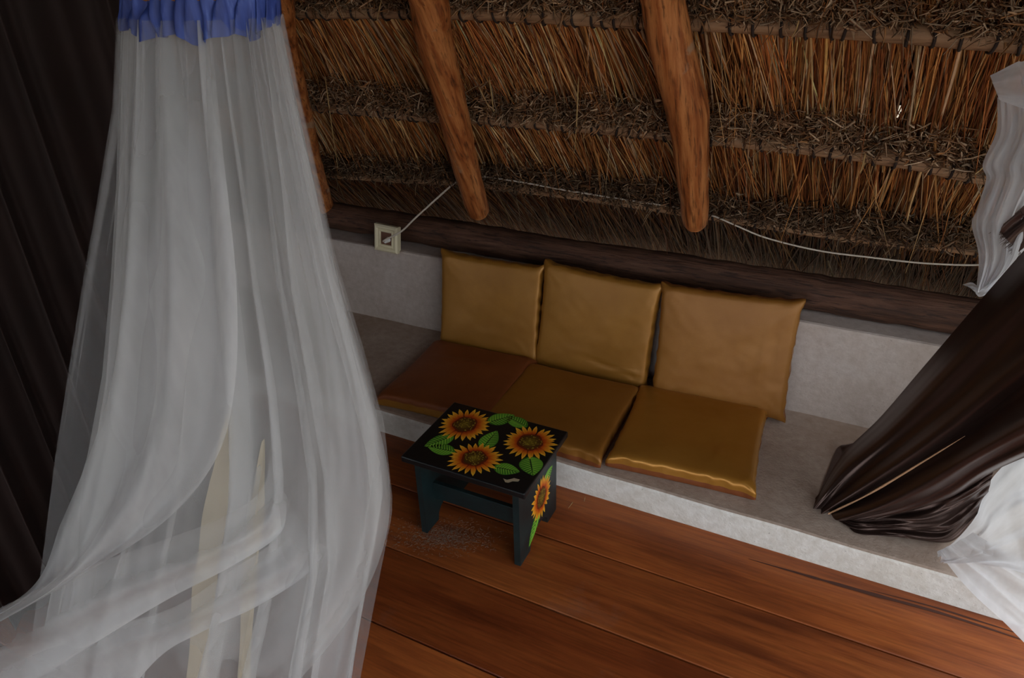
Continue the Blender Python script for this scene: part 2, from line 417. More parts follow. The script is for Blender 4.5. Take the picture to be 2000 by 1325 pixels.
def R3(X, s, q): return O3 + np.outer(X, [1, 0, 0]) + np.outer(s, ES) + np.outer(q, EN)
palette = np.array([srgb(*c)[:3] for c in [(204, 144, 84), (188, 120, 62), (214, 172, 118), (152, 88, 46), (196, 158, 122), (120, 66, 36), (222, 194, 152), (178, 106, 56)]])
pal_p = np.array([.2, .22, .1, .16, .08, .1, .04, .1])
litter_pal = np.array([srgb(*c)[:3] for c in [(176, 138, 104), (146, 108, 76), (192, 158, 124), (108, 74, 50), (160, 112, 70), (204, 174, 142)]])
def clear_gaps(X, s, r=.02):
    m = np.ones(len(X), bool)
    for gx, gs in gap_xs: m &= ~((np.abs(X - gx) < r) & (s > gs - .06) & (s < gs + .5))
    return m
def course(s_fun, length, n, label, tone, seed, head=True, dens_l=1.0, heads_n=12000, recede=.10, lean_k=1.0, tint=np.array([1, 1, 1])):
    parts = []
    n = int(n * 1.17); X = rng.uniform(XL, XR + .15, n)
    s = s_fun(X) + rng.uniform(.0, .09, n)
    q = -rng.uniform(.014, .085, n) ** 1.0
    clump = np.array([noise.noise(Vector((x * 9, seed * 3.7, 0))) for x in X]); clump2 = np.array([noise.noise(Vector((x * 28, seed * 5.1, 2))) for x in X])
    lean = np.interp(X, [-.6, .2, .9, 1.4, 2.0], [-.04, .12, .26, .10, -.02]) * lean_k + .18 * clump + .08 * clump2 + rng.normal(0, .09, n)
    dirn = -ES[None] + np.outer(lean, [1, 0, 0]) + np.outer(rng.normal(0, .03, n) - recede, EN)
    keep = np.ones(n, bool)
    for gx, gs in gap_xs:      # thin slits stay open where daylight shows through
        keep &= ~((np.abs(X + lean * (s - gs) - gx) < .013) & (s > gs - .05) & (s - length < gs + .03))
    X, s, q, clump, clump2, lean, dirn = X[keep], s[keep], q[keep], clump[keep], clump2[keep], lean[keep], dirn[keep]; n = len(X)
    L = length * rng.uniform(.8, 1.12, n)
    droop = np.outer(rng.normal(0, .012, n) + .02, EN) + np.outer(rng.normal(0, .02, n), [1, 0, 0]) + np.outer(-np.abs(rng.normal(0, .01, n)), [0, 0, 1])
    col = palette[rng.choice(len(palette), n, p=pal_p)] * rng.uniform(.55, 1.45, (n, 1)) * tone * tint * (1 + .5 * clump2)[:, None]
    parts.append(strands(R3(X, s, q + .02 * clump), dirn, L, rng.gamma(4, .00062, n) + .0007, droop, np.clip(col, .004, 1), 3))
    # loose stems standing off the course
    m = int(150 * dens_l); X = rng.uniform(-1.2, XR, m); s = s_fun(X) + rng.uniform(-.15, .05, m)
    dirn = -ES[None] + np.outer(rng.normal(.12, .25, m), [1, 0, 0]) + np.outer(rng.uniform(.02, .30, m), EN)
    parts.append(strands(R3(X, s, rng.uniform(-.02, .01, m)), dirn, rng.uniform(.10, .34, m), rng.uniform(.0009, .0018, m), np.outer(rng.uniform(0, .05, m), [0, 0, -1]) + np.outer(rng.normal(0, .02, m), [1, 0, 0]), palette[rng.choice(len(palette), m, p=pal_p)] * rng.uniform(.8, 1.3, (m, 1)) * tone, 3))
    if head:
        m = heads_n; X = rng.uniform(-1.9, XR + .1, m); cl = np.array([noise.noise(Vector((x * 12, seed, 7))) for x in X])
        hs = rng.beta(1.2, 1.8, m) * (.105 + .07 * cl)
        s = s_fun(X) + .026 + hs
        k2 = clear_gaps(X, s, .014) ; X, s, hs, cl = X[k2], s[k2], hs[k2], cl[k2]; m = len(X)
        q = rng.uniform(-.05, .012, m) + .035 * (1 - hs / .14)
        dirn = rng.normal(0, 1, (m, 3)) * np.array([1.0, .7, .7]) + EN[None] * .3
        c = litter_pal[rng.choice(len(litter_pal), m)] * rng.uniform(.45, 1.4, (m, 1)) * (min(tone, 1) ** .5) * (1 + .5 * cl)[:, None]
        parts.append(strands(R3(X, s, q), dirn, rng.gamma(2.2, .009, m) + .006, rng.gamma(3, .00055, m) + .0006, rng.normal(0, .01, (m, 3)), c, 2, .5))
    V, F_, C_ = join(parts)
    o = mesh('thatch_course', V, F_, M['straw'], None, False, C_)
    return tag(o, label, 'thatch', kind='stuff')
def sf(path):
    xs_ = np.array([p.x for p in path]); s_ = np.array([slope_of(p) for p in path]); return lambda X: np.interp(X, xs_, s_)
S0, S1, S2 = sf(PP[0]), sf(PP[1]), sf(PP[2])
course(lambda X: S0(X) + .42, .50, 5200, 'fringe of dry grass above the topmost thatch pole', 1.0, 1, True)
course(S0, .46, 8200, 'bright orange grass thatch hanging below the topmost pole', 1.22, 2)
course(S1, .40, 8200, 'brown grass thatch hanging below the middle pole', 1.0, 3)
course(S2, .60, 7600, 'grass thatch with shade put in its colour at the eave just above the wall log', .28, 4, heads_n=12000, recede=.36, lean_k=.2, tint=np.array([1, .74, .55]))  # tone and tint put the shade under the eave into the strand colour
course(lambda X: S0(X) + .90, .55, 3200, 'high grass thatch course above the picture', 1.0, 5, False)

# a handful of straws caught on the poles
straw_labels = ['pale straw sticking out beside the white sheer curtain', 'long straw hanging between the two bare rafters', 'short straw just right of the left bare rafter', 'straw dangling below the middle pole at far right', 'straw at the top edge beside the left bare rafter', 'long straw hanging near the mosquito net edge', 'thin straw crossing the grass right of the left rafter', 'straw at the top edge by the crooked rafter', 'bent straw caught on the topmost pole at right']
for si, ((xa, ya), (xb, yb)) in enumerate([((1905, 340), (1945, 295)), ((1130, 150), (1122, 300)), ((935, 170), (958, 215)), ((1690, 300), (1672, 350)), ((745, 0), (735, 45)), ((635, 150), (660, 330)), ((955, 150), (965, 225)), ((1255, 10), (1290, 0)), ((1560, 40), (1545, 75))]):
    A, B = roofpx(xa, ya, .05), roofpx(xb, yb, .04); path = catmull([A, (A + B) / 2 + Vector((.004, -.006, .0)), B], 6)
    V, Fc = tube(path, [.0022] * 4 + [.0018, .0014, .0008], 5)
    o = mesh('loose_straw', V, Fc, simple('pale_straw', srgb(188, 156, 104), .6) if 'pale' not in M else M['pale'])
    M['pale'] = o.data.materials[0]
    tag(o, straw_labels[si], 'straw', 'loose dangling straws')

# ------------------------------------------------------------------ cable and socket
cpts = [(905, 345, .02), (950, 346, .02), (1030, 358, .03), (1100, 371, .035), (1220, 390, .03), (1330, 407, .025), (1390, 421, .04), (1440, 442, .05), (1500, 466, .05), (1600, 490, .05), (1700, 503, .05), (1800, 514, .05), (1905, 518, .05), (1960, 510, .05)]
V, Fc = tube(catmull([roofpx(*c) for c in cpts], 90), .0029, 8)
M['cable'] = simple('off_white_cable', srgb(206, 194, 178), .5)
so = atY(755, 466, -.012)
sk = empty('wall_socket', so); sk.scale = (1.18, 1.0, 1.18); sk.rotation_euler = (math.radians(-6), math.radians(3), math.radians(2))
M['cream_plastic'] = simple('aged_cream_plastic', srgb(226, 214, 180), .35)
M['white_plastic'] = simple('white_plastic', srgb(232, 232, 230), .3)
def frame_mesh(name, o, i, depth, y, mat, bev=.003):
    bm = bmesh.new(); 
    def ring(hw, yy): return [bm.verts.new((sx * hw, yy, sz * hw)) for sx, sz in ((-1, -1), (1, -1), (1, 1), (-1, 1))]
    rs = [ring(o, y + depth), ring(o, y + bev), ring(o - bev, y), ring(i + bev, y), ring(i, y + bev), ring(i, y + depth)]
    for a, b in zip(rs, rs[1:] + rs[:1]):
        for k in range(4): bm.faces.new((a[k], a[(k + 1) % 4], b[(k + 1) % 4], b[k]))
    bmesh.ops.recalc_face_normals(bm, faces=bm.faces)
    me = bpy.data.meshes.new(name); bm.to_mesh(me); bm.free(); me.materials.append(mat); return me
link('outer_frame', frame_mesh('outer_frame', .051, .034, .024, -.012, M['cream_plastic'], .006), sk)
link('inner_frame', frame_mesh('inner_frame', .034, .024, .018, -.008, M['cream_plastic'], .003), sk)
link('socket_face', box_mesh('socket_face', (.05, .012, .05), .001, simple('rusty_socket', srgb(110, 74, 56), .7), centre=(0, .006, 0)), sk)
link('back_box', box_mesh('back_box', (.094, .02, .094), .002, M['cream_plastic'], centre=(0, .02, 0)), sk)
tag(sk, 'cream square wall socket on the wall edge beside the cushions', 'socket')
pg = empty('power_plug', so + Vector((.009, -.012, -.004))); pg.rotation_euler = (0, math.radians(-20), 0)
bm = bmesh.new(); bmesh.ops.create_cone(bm, cap_ends=True, segments=14, radius1=.013, radius2=.009, depth=.03)
bmesh.ops.rotate(bm, verts=bm.verts, matrix=Matrix.Rotation(PI / 2, 3, 'X')); bmesh.ops.bevel(bm, geom=bm.edges[:], offset=.002, segments=1, affect='EDGES')
me = bpy.data.meshes.new('plug_body'); bm.to_mesh(me); bm.free(); me.materials.append(M['white_plastic']); link('plug_body', me, pg)
tag(pg, 'small white plug pushed into the cream wall socket', 'plug')
o = mesh('power_cable', V, Fc, M['cable']); tag(o, 'thin off white cable strung along the thatch to the plug', 'cable')
A = so + Vector((.009, -.03, -.002)); B = roofpx(890, 356, .03)
mid = (A + B) / 2 + Vector((.0, -.02, -.012))
V2, F2 = tube(catmull([A, A + Vector((.012, -.012, .012)), atY(784, 452, -.035), mid, roofpx(880, 364, .05), roofpx(905, 345, .02)], 40), .0042, 8)
mesh('cable_lead', V2, F2, M['cable'], o)

# ------------------------------------------------------------------ cushions
S = 0.462
def cushion(name, t, top_mat, low_mat, label, seed, split=.45, ear=.012, creases=(), S=.462, SY=None):
    """origin at the centre of the underside; +z is the show face"""
    N = 44; Zs = [0, .12, .3, .45, .62, .8, 1]; hs = S / 2; hy = (SY or S) / 2; r = .014
    def place(u, v, w):
        # u, v in -1..1, w in 0..1
        x, y, z = u * hs, v * hy, w * t
        ix = max(-hs + r, min(hs - r, x)); iy = max(-hy + r, min(hy - r, y)); iz = max(r * .9, min(t - r * .9, z))
        dv = Vector((x - ix, y - iy, z - iz))
        if dv.length > 1e-6:
            m = max(abs(dv.x), abs(dv.y), abs(dv.z)); dv = dv.normalized() * m
        p = Vector((ix, iy, iz)) + dv
        cu = max(0, (abs(u) - .86) / .14) * max(0, (abs(v) - .86) / .14)
        puff = (1 - u * u) * (1 - v * v)
        p.z += (.004 * puff + .005 * (1 - max(abs(u), abs(v)) ** 6)) * (1 if w > .5 else 0)
        # edges sag inwards between the pulled corners
        p.x -= math.copysign(.005 * (1 - v * v) * abs(u) ** 5, u); p.y -= math.copysign(.005 * (1 - u * u) * abs(v) ** 5, v)
        nz = noise.noise(Vector((u * 2.1 + seed, v * 2.1, w * 1.5))); n2 = noise.noise(Vector((u * 7 + seed * 2, v * 7, w * 3)))
        p.z += (.0022 * nz + .0008 * n2) * (1 if w > .3 else .0)
        e = max(abs(u), abs(v))
        if .05 < w < .95 and e > .97:      # wavy side band
            a = u if abs(v) > abs(u) else v
            k = .0012 * math.sin(a * 23 + seed) + .005 * noise.noise(Vector((a * 8, seed, w * 2)))
            if abs(u) > abs(v): p.x += math.copysign(1, u) * k
            else: p.y += math.copysign(1, v) * k
        # gathers running in from the corners
        for sx in (-1, 1):
            for sy in (-1, 1):
                dx, dy = 1 - u * sx, 1 - v * sy; rr = math.hypot(dx, dy)
                if rr < .75 and w > .5:
                    p.z += .0028 * (1 - rr / .75) ** 2 * math.sin(math.atan2(dy, dx) * 16 + seed * 3 + sx) * min(1, rr / .12)
        for (ax, ay, bx, by, dep, wd) in creases:
            ab = Vector((bx - ax, by - ay)); ap = Vector((u - ax, v - ay)); tt = ap.dot(ab) / ab.length_squared
            if 0 < tt < 1 and w > .5:
                dd = (ap - ab * tt).length; p.z += dep * math.exp(-(dd / wd) ** 2) * math.sin(PI * tt)
        if cu > 0:                          # knotted corner tip
            k = cu ** 1.2; zt = t * (.42 + .12 * math.sin(seed + u * 2 + v))
            p.z = p.z * (1 - .5 * k) + zt * .5 * k
            p.x += math.copysign(ear * k, u) ; p.y += math.copysign(ear * k, v)
        return p
    root = empty(name)
    V = []; idx = {}
    def vid(i, j, k):
        if (i, j, k) not in idx:
            idx[(i, j, k)] = len(V); V.append(place(-1 + 2 * i / N, -1 + 2 * j / N, Zs[k]))
        return idx[(i, j, k)]
    K = len(Zs) - 1; up = []; lo = []
    for i in range(N):
        for j in range(N):
            up.append((vid(i, j, K), vid(i + 1, j, K), vid(i + 1, j + 1, K), vid(i, j + 1, K)))
            lo.append((vid(i, j, 0), vid(i, j + 1, 0), vid(i + 1, j + 1, 0), vid(i + 1, j, 0)))
    for k in range(K):
        dst = up if (Zs[k] + Zs[k + 1]) / 2 > split else lo
        for i in range(N):
            dst.append((vid(i, 0, k), vid(i + 1, 0, k), vid(i + 1, 0, k + 1), vid(i, 0, k + 1)))
            dst.append((vid(i + 1, N, k), vid(i, N, k), vid(i, N, k + 1), vid(i + 1, N, k + 1)))
            dst.append((vid(0, i + 1, k), vid(0, i, k), vid(0, i, k + 1), vid(0, i + 1, k + 1)))
            dst.append((vid(N, i, k), vid(N, i + 1, k), vid(N, i + 1, k + 1), vid(N, i, k + 1)))
    for nm, F_, m in (('cover', up, top_mat), ('underside', lo, low_mat)):
        used = sorted({a for f in F_ for a in f}); mp = {a: b for b, a in enumerate(used)}
        mesh(nm, [V[a] for a in used], [tuple(mp[a] for a in f) for f in F_], m, root)
    return tag(root, label, 'cushion', 'gold and brown satin cushions')
ct = .0641
def seat(x, y, a, **kw):
    o = cushion('seat_cushion', ct - .005, **kw); c, s = math.cos(a), math.sin(a)
    o.location = (x + S / 2 * c + S / 2 * s, y + S / 2 * s - S / 2 * c, h + .001); o.rotation_euler.z = a
    return o
seat(.172, -.1526, .0587, top_mat=M['rust'], low_mat=M['gold'], label='brown topped seat cushion with gold edge nearest the net', seed=1, split=.70, creases=[(-1, .35, 1, .45, .003, .03)])
seat(.6265, -.1623, .0136, top_mat=M['gold_dull'], low_mat=M['rust'], label='middle gold seat cushion lying behind the sunflower stool', seed=2, split=.4)
seat(1.0815, -.1371, .080, top_mat=M['gold_shiny'], low_mat=M['rust'], label='shiny gold seat cushion with bright right corner on the ledge', seed=3, split=.45, creases=[(.42, -1, .5, .2, .004, .012)])
def back(xc, y0, z0, lean, yaw, roll, **kw):
    o = cushion('back_cushion', .052, **kw)
    # local z (show face) looks towards -Y, local y runs up
    o.rotation_mode = 'QUATERNION'
    m = Matrix.Rotation(yaw, 4, 'Z') @ Matrix.Rotation(PI / 2 - lean, 4, 'X') @ Matrix.Rotation(roll, 4, 'Z')
    o.rotation_quaternion = m.to_quaternion()
    off = m @ Vector((0, kw.get('SY', S) / 2, 0)); o.location = Vector((xc, y0, z0)) + off
    return o
back(.404, -.085, h + .012, .17, .02, 0, S=.458, SY=.415, top_mat=M['gold'], low_mat=M['gold_dull'], label='leftmost gold back cushion leaning on the white wall', seed=4)
back(.862, -.082, h + .012, .17, -.02, -.03, S=.468, SY=.430, top_mat=M['gold'], low_mat=M['gold_dull'], label='middle gold back cushion with creased lower edge', seed=5, creases=[(-.2, -.55, 1, -.75, -.004, .03), (.1, -.75, 1, -.6, .004, .03)])
back(1.362, -.085, h + .012, .17, .05, .02, S=.476, SY=.440, top_mat=M['gold_dull'], low_mat=M['rust'], label='rightmost gold back cushion with knotted corner tips', seed=6, creases=[(.55, -.6, .6, .8, .003, .04), (.75, -.5, .72, .6, -.003, .03)])

# ------------------------------------------------------------------ sunflower stool
ax, ay, ayaw, aa, ab_, aH = .6213, -1.0464, .0104, .4086, .3171, .3097
st = empty('sunflower_stool', (ax, ay, 0), ayaw)
tag(st, 'small dark green wooden stool painted with sunflowers', 'stool')
def mat_paint():
    t = NT('dark_green_paint'); v = t.coord(); g = t.noise(v, 14, 6, .65); f = t.noise(t.coord((6, 30, 30)), 6, 4, .6)
    c = t.ramp(g, [(.3, srgb(16, 26, 28)), (.55, srgb(24, 42, 44)), (.75, srgb(34, 58, 58))])
    t.base(c); t.set(Roughness=.42); t.bump(f, .15, .002); return t.m
M['paint'] = mat_paint()
M['paint_top'] = simple('black_green_top', srgb(14, 18, 20), .38)
tt = .022
top = link('seat_top', box_mesh('seat_top', (aa, ab_, tt), .004, M['paint_top'], 2, (aa / 2, ab_ / 2, aH - tt / 2)), st)
pw = .020; px0, px1 = .030, aa - .030
def side_panel(x, name='side_panel'):
    prof = []; y0, y1 = .022, ab_ - .022; hh = aH - tt
    prof = [(y0, 0), (y0 + .07, 0)]
    for k in range(9):
        a = PI * k / 8; cy = (y0 + y1) / 2; w = (y1 - y0) / 2 - .07
        prof.append((cy - w * math.cos(a), .055 * math.sin(a) ** .8))
    prof += [(y1 - .07, 0), (y1, 0), (y1, hh), (y0, hh)]
    n = len(prof); V = [(x - pw / 2, y, z) for y, z in prof] + [(x + pw / 2, y, z) for y, z in prof]
    F_ = [tuple(range(n))[::-1], tuple(range(n, 2 * n))] + [(i, (i + 1) % n, n + (i + 1) % n, n + i) for i in range(n)]
    return mesh(name, V, F_, M['paint'], st, False)
side_panel(px0 + pw / 2); rp = side_panel(px1 - pw / 2)
link('stretcher', box_mesh('stretcher', (px1 - px0 - 2 * pw + .002, .018, .062), .002, M['paint'], 1, ((px0 + px1) / 2, .085, .135)), st)
link('stretcher', box_mesh('stretcher', (px1 - px0 - 2 * pw + .002, .018, .062), .002, M['paint'], 1, ((px0 + px1) / 2, ab_ - .085, .135)), st)
M['art'] = NT('painted_flowers')
_a = M['art'].n('ShaderNodeVertexColor', layer_name='Col'); M['art'].l(_a.outputs[0], M['art'].b.inputs['Base Color']); M['art'].set(Roughness=.45); M['art'] = M['art'].m
L3 = lambda r, g_, b: srgb(r, g_, b)[:3]
class Art:
    def __init__(s): s.V = []; s.F = []; s.C = []
    def poly(s, pts, cols):
        b = len(s.V); s.V += pts; s.C += cols; s.F.append(tuple(range(b, b + len(pts))))
    def fan(s, c, cc, pts, cols):
        b = len(s.V); s.V += [c] + pts; s.C += [cc] + cols; n = len(pts)
        for i in range(n): s.F.append((b, b + 1 + i, b + 1 + (i + 1) % n))
def flower(art, cx, cy, rx, ry, rot, hz, seed):
    rnd = random.Random(seed)
    def P(r, a, z): 
        x, y = r * rx * math.cos(a), r * ry * math.sin(a); return (cx + x * math.cos(rot) - y * math.sin(rot), cy + x * math.sin(rot) + y * math.cos(rot), z)
    for layer, n, r1, cols in ((0, 22, 1.0, (L3(140, 40, 10), L3(222, 104, 20), L3(252, 196, 54))), (1, 20, .86, (L3(120, 30, 8), L3(204, 84, 16), L3(240, 160, 36)))):
        for i in range(n):
            a = 2 * PI * (i + .5 * layer) / n + rnd.uniform(-.05, .05); rr = r1 * rnd.uniform(.92, 1.03); w = PI / n * .95; z = hz + .0002 * layer
            ring = [(.38, 0), (.45, -w * .8), (.66, -w * 1.0), (.84, -w * .55), (1.0, 0), (.84, w * .55), (.66, w * 1.0), (.45, w * .8)]
            cs = [cols[0], cols[0], cols[1], cols[2], cols[2], cols[2], cols[1], cols[0]]
            art.fan(P(.62 * rr, a, z), cols[1], [P(f * rr, a + da, z) for f, da in ring], list(cs))
    for k, (r0, c0, c1) in enumerate([(.46, L3(96, 34, 10), L3(110, 34, 10)), (.38, L3(104, 72, 18), L3(80, 50, 14)), (.22, L3(122, 98, 26), L3(104, 80, 22))]):
        z = hz + .0006 + .0002 * k; n = 26
        art.fan(P(0, 0, z), c0, [P(r0 * (1 + .06 * math.sin(i * 5.1)), 2 * PI * i / n, z) for i in range(n)], [c1] * n)
    for i in range(60):
        rr = .42 * math.sqrt(rnd.random()); a = rnd.uniform(0, 6.28); z = hz + .0014; c = P(rr, a, z); q = .0024
        art.poly([(c[0] - q, c[1], z), (c[0], c[1] - q, z), (c[0] + q, c[1], z), (c[0], c[1] + q, z)], [L3(160, 136, 44)] * 4)
def leaf(art, bx, by, tx, ty, w, hz, bright=1.0):
    ax_ = Vector((tx - bx, ty - by)); Lh = ax_.length; e = ax_ / Lh; nrm = Vector((-e.y, e.x))
    f = lambda t, s_: (bx + e.x * t * Lh + nrm.x * s_ * w * math.sin(PI * min(1, t ** .8)) ** .85, by + e.y * t * Lh + nrm.y * s_ * w * math.sin(PI * min(1, t ** .8)) ** .85)
    c1 = tuple(c * bright for c in L3(92, 156, 44)); c2 = tuple(c * bright for c in L3(62, 122, 34)); cv = tuple(c * bright for c in L3(160, 214, 76)); cd_ = tuple(c * bright for c in L3(26, 62, 22))
    n = 16
    for side in (-1, 1):
        for i in range(n):
            a, b = i / n, (i + 1) / n
            p = [f(a, 0), f(b, 0), f(b, side), f(a, side)]; cc = c1 if side > 0 else c2
            art.poly([(x, y, hz) for x, y in p], [cc] * 4)
        for i in range(1, 10):
            a = i / 11; b = min(1, a + .13); g0, g1 = f(a, 0), f(b, side * .92); wv = .055
            g2 = f(min(1, b + .012), side * .92); g3 = f(a + .03, 0)
            art.poly([(x, y, hz + .0003) for x, y in (g0, g1, g2, g3)], [cv] * 4)
    for i in range(n):
        a, b = i / n, (i + 1) / n; k = .06
        art.poly([(x, y, hz + .0004) for x, y in (f(a, -k), f(b, -k), f(b, k), f(a, k))], [cd_] * 4)
def cpx(x, y): return (700 + x / 3.486, 740 + y / 3.486)
def loc_top(x, y):
    P = atZ(*cpx(x, y), aH); q = P - Vector((ax, ay, 0)); c, s = math.cos(-ayaw), math.sin(-ayaw); return (q.x * c - q.y * s, q.x * s + q.y * c)
zt = aH + .0004
A_ = Art()
for (b_, t_, w) in [((650, 390), (448, 462), .021), ((660, 500), (470, 462), .020), ((880, 300), (1065, 248), .024), ((1150, 330), (1000, 255), .020), ((840, 480), (945, 355), .022), ((920, 600), (1100, 637), .020), ((1165, 530), (1190, 662), .027)]:
    leaf(A_, *loc_top(*b_), *loc_top(*t_), w * 1.3, zt)
for k, (cx, cy) in enumerate([(725, 315), (1170, 435), (790, 545)]):
    r = .062; flower(A_, *loc_top(cx, cy), (.084, .086, .085)[k], (.090, .088, .078)[k], .3 * k, zt + .0006, k)
mesh('painted_sunflowers', A_.V, A_.F, M['art'], top, False, A_.C)
c0 = [(985, 680), (1010, 690), (1035, 685), (1060, 678), (1100, 688), (1088, 702), (1050, 700), (1020, 710), (1000, 706)]
mesh('bare_chip', [(*loc_top(*c), zt) for c in c0], [tuple(range(len(c0)))[::-1]], simple('bare_wood_chip', srgb(176, 158, 128), .8), top, False)
# end panel art, drawn in (y, z) of the stool and stood up on the panel's outer face
xo = px1 + .0004
def loc_side(x, y):
    c, s = math.cos(ayaw), math.sin(ayaw); n = Vector((c, s, 0)); P = on(*cpx(x, y), n, n.dot(Vector((ax, ay, 0)) + n * xo))
    q = P - Vector((ax, ay, 0)); return (-q.x * s + q.y * c, q.z)
B_ = Art(); f0 = loc_side(1245, 810); lt = loc_side(1322, 590); lb = loc_side(1160, 1150)
leaf(B_, f0[0] + .02, f0[1] + .035, *lt, .022, 0, 1.25); leaf(B_, f0[0] - .01, f0[1] - .03, *lb, .024, 0, 1.25)
ru = loc_side(1290, 640); rd = loc_side(1205, 985)
flower(B_, *f0, .075, .082, .2, .0006, 9)
mesh('painted_sunflower', [(xo + z, y, zz) for y, zz, z in B_.V], B_.F, M['art'], rp, False, B_.C)

# ------------------------------------------------------------------ mosquito net
YS = [-10, 40, 200, 350, 520, 700, 850, 1000, 1160, 1325, 1420]
LX = [249, 247, 240, 216, 187, 160, 138, 116, 92, 66, 50]
RX = [536, 545, 578, 612, 650, 706, 748, 766, 735, 704, 690]
ILX = [252, 250, 246, 244, 236, 222, 196, 150, 120, 90, 75]
IRX = [534, 542, 572, 603, 636, 688, 728, 744, 716, 688, 672]
DD = [1.22, 1.22, 1.19, 1.165, 1.14, 1.12, 1.10, 1.08, 1.06, 1.04, 1.03]
net = empty('mosquito_net', atZ(420, 1390, 0.0) * 1.0)
net_loc = net.location.copy()
tag(net, 'white hanging mosquito net with blue ruffled top band', 'mosquito net')
def net_rows(lx, rx, y0, y1, n, nt, fun, depth=.75, power=1.0, dD=0.0, zmin=.012):
    rows = []
    for i in range(n + 1):
        t = i / n; y = y0 + (y1 - y0) * t
        D = interp(YS, DD, y) + dD; A = atD(interp(YS, lx, y), y, D); B = atD(interp(YS, rx, y), y, D)
        z = min(A.z, B.z) * .5 + max(A.z, B.z) * .5; c = (A + B) / 2; hw = ((B - A).length) / 2; u = (B - A).normalized()
        row = []
        for k in range(nt):
            th = 2 * PI * k / nt; lat, dep = fun(th, t, hw)
            p = c + u * (hw * math.cos(th) * lat[0] + lat[1]) + FW * (min(hw, .30) * depth * math.sin(th) * dep[0] + dep[1])
            p.z = p.z if p.z > zmin + .03 else zmin + .015 + .5 * max(-.03, min(.03, p.z - zmin)) + .008 * noise.noise(p * 14)
            row.append(p - net_loc)
        rows.append(row)
    return rows
def smooth_y(xs_): return xs_
def f_out(th, t, hw):
    a = .02 + .05 * t
    w = math.sin(9 * th + 3.1 * t) * .6 + math.sin(17 * th - 2 * t + 1) * .4 + .8 * noise.noise(Vector((math.cos(th) * 2.3, math.sin(th) * 2.3, t * 2)))
    e = .012 * math.sin(23 * th + 4 * t) * (1 - t) * 1
    return (1 + .012 * w * (1 - abs(math.cos(th))), e * .3), (1 + a * 4 * w, e)
def f_in(th, t, hw):
    k = noise.noise(Vector((math.cos(th) * 3.1, math.sin(th) * 3.1, t * 1.3 + 5)))
    w = math.sin(13 * th + 4 * k) * .6 + math.sin(27 * th + 7 * k) * .4
    lat2 = .006 + .030 * t
    return (1 - .05 * abs(w) * t, lat2 * math.sin(21 * th + 5 * k + 2 * t) * (1 - abs(math.cos(th)) ** 4)), (1 + .25 * w, (.010 + .03 * t) * math.cos(21 * th + 5 * k + 2 * t))
V, F_ = sheet(net_rows(LX, RX, 30, 1410, 90, 160, f_out), True); mesh('outer_netting', V, F_, M['net_thin'], net)
V, F_ = sheet(net_rows(ILX, IRX, 30, 1405, 90, 260, f_in, .6, zmin=.034), True); mesh('gathered_netting', V, F_, M['net_thick'], net)
# blue ruffle
def f_blue(th, t, hw):
    k = noise.noise(Vector((math.cos(th) * 4, math.sin(th) * 4, t * .8)))
    w = math.sin(26 * th + 6 * k) * .7 + .3 * math.sin(41 * th)
    return (1.01 + .012 * t, .006 * w), (1.02, .010 * w * (.5 + .5 * t))
def blue_rows():
    rows = []
    for i in range(15):
        t = i / 14; row = []
        for k in range(240):
            th = 2 * PI * k / 240
            front = -math.sin(th)          # the side towards the viewer
            y0 = -22; y1 = 34 + 10 * (math.cos(th) + 1) * .5 + (26 if front > 0 else 0) * max(0, front) ** .8 + 8 * math.sin(9 * th + 1) + 5 * math.sin(17 * th)
            y = y0 + (y1 - y0) * t
            A = atD(250, y, 1.22); B = atD(541, y, 1.22); c = (A + B) / 2; hw = (B - A).length / 2; u = (B - A).normalized()
            lat, dep = f_blue(th, t, hw)
            row.append(c + u * (hw * math.cos(th) * lat[0] + lat[1] * (1 - abs(math.cos(th)) ** 6)) + FW * (hw * .75 * math.sin(th) * dep[0] + dep[1]) - net_loc)
        rows.append(row)
    return rows
t_ = NT('blue_ruffle_cloth'); t_.base(t_.ramp(t_.noise(t_.coord((1, 1, .2)), 60, 3, .6), [(.3, srgb(32, 48, 112)), (.6, srgb(54, 76, 152)), (.75, srgb(88, 112, 184))])); t_.set(Roughness=.6); M['blue'] = t_.m
V, F_ = sheet(blue_rows(), True); mesh('blue_ruffle', V, F_, M['blue'], net)
A = atD(252, -10, 1.22); B = atD(539, -10, 1.22); c = (A + B) / 2; hw = (B - A).length / 2; u = (B - A).normalized()
ring = [c + u * hw * .98 * math.cos(a) + FW * hw * .73 * math.sin(a) - net_loc for a in [2 * PI * k / 40 for k in range(41)]]
V, F_ = tube(ring, .005, 8); mesh('hoop', V, F_, simple('cane_hoop', srgb(150, 100, 56), .6), net)
apex = c + Vector((0, 0, .5))
for k in range(3):
    a = k * 2 * PI / 3; V, F_ = tube([ring[0] * 0 + (c + u * hw * .98 * math.cos(a) + FW * hw * .73 * math.sin(a) - net_loc), apex - net_loc], .002, 6); mesh('hanging_cord', V, F_, M['cable'], net)
top_z = .6 + (.2 - apex.y) * math.tan(TH)
V, F_ = tube([apex - net_loc, Vector((apex.x, apex.y, top_z - .05)) - net_loc], .003, 6); mesh('hanging_cord', V, F_, M['cable'], net)

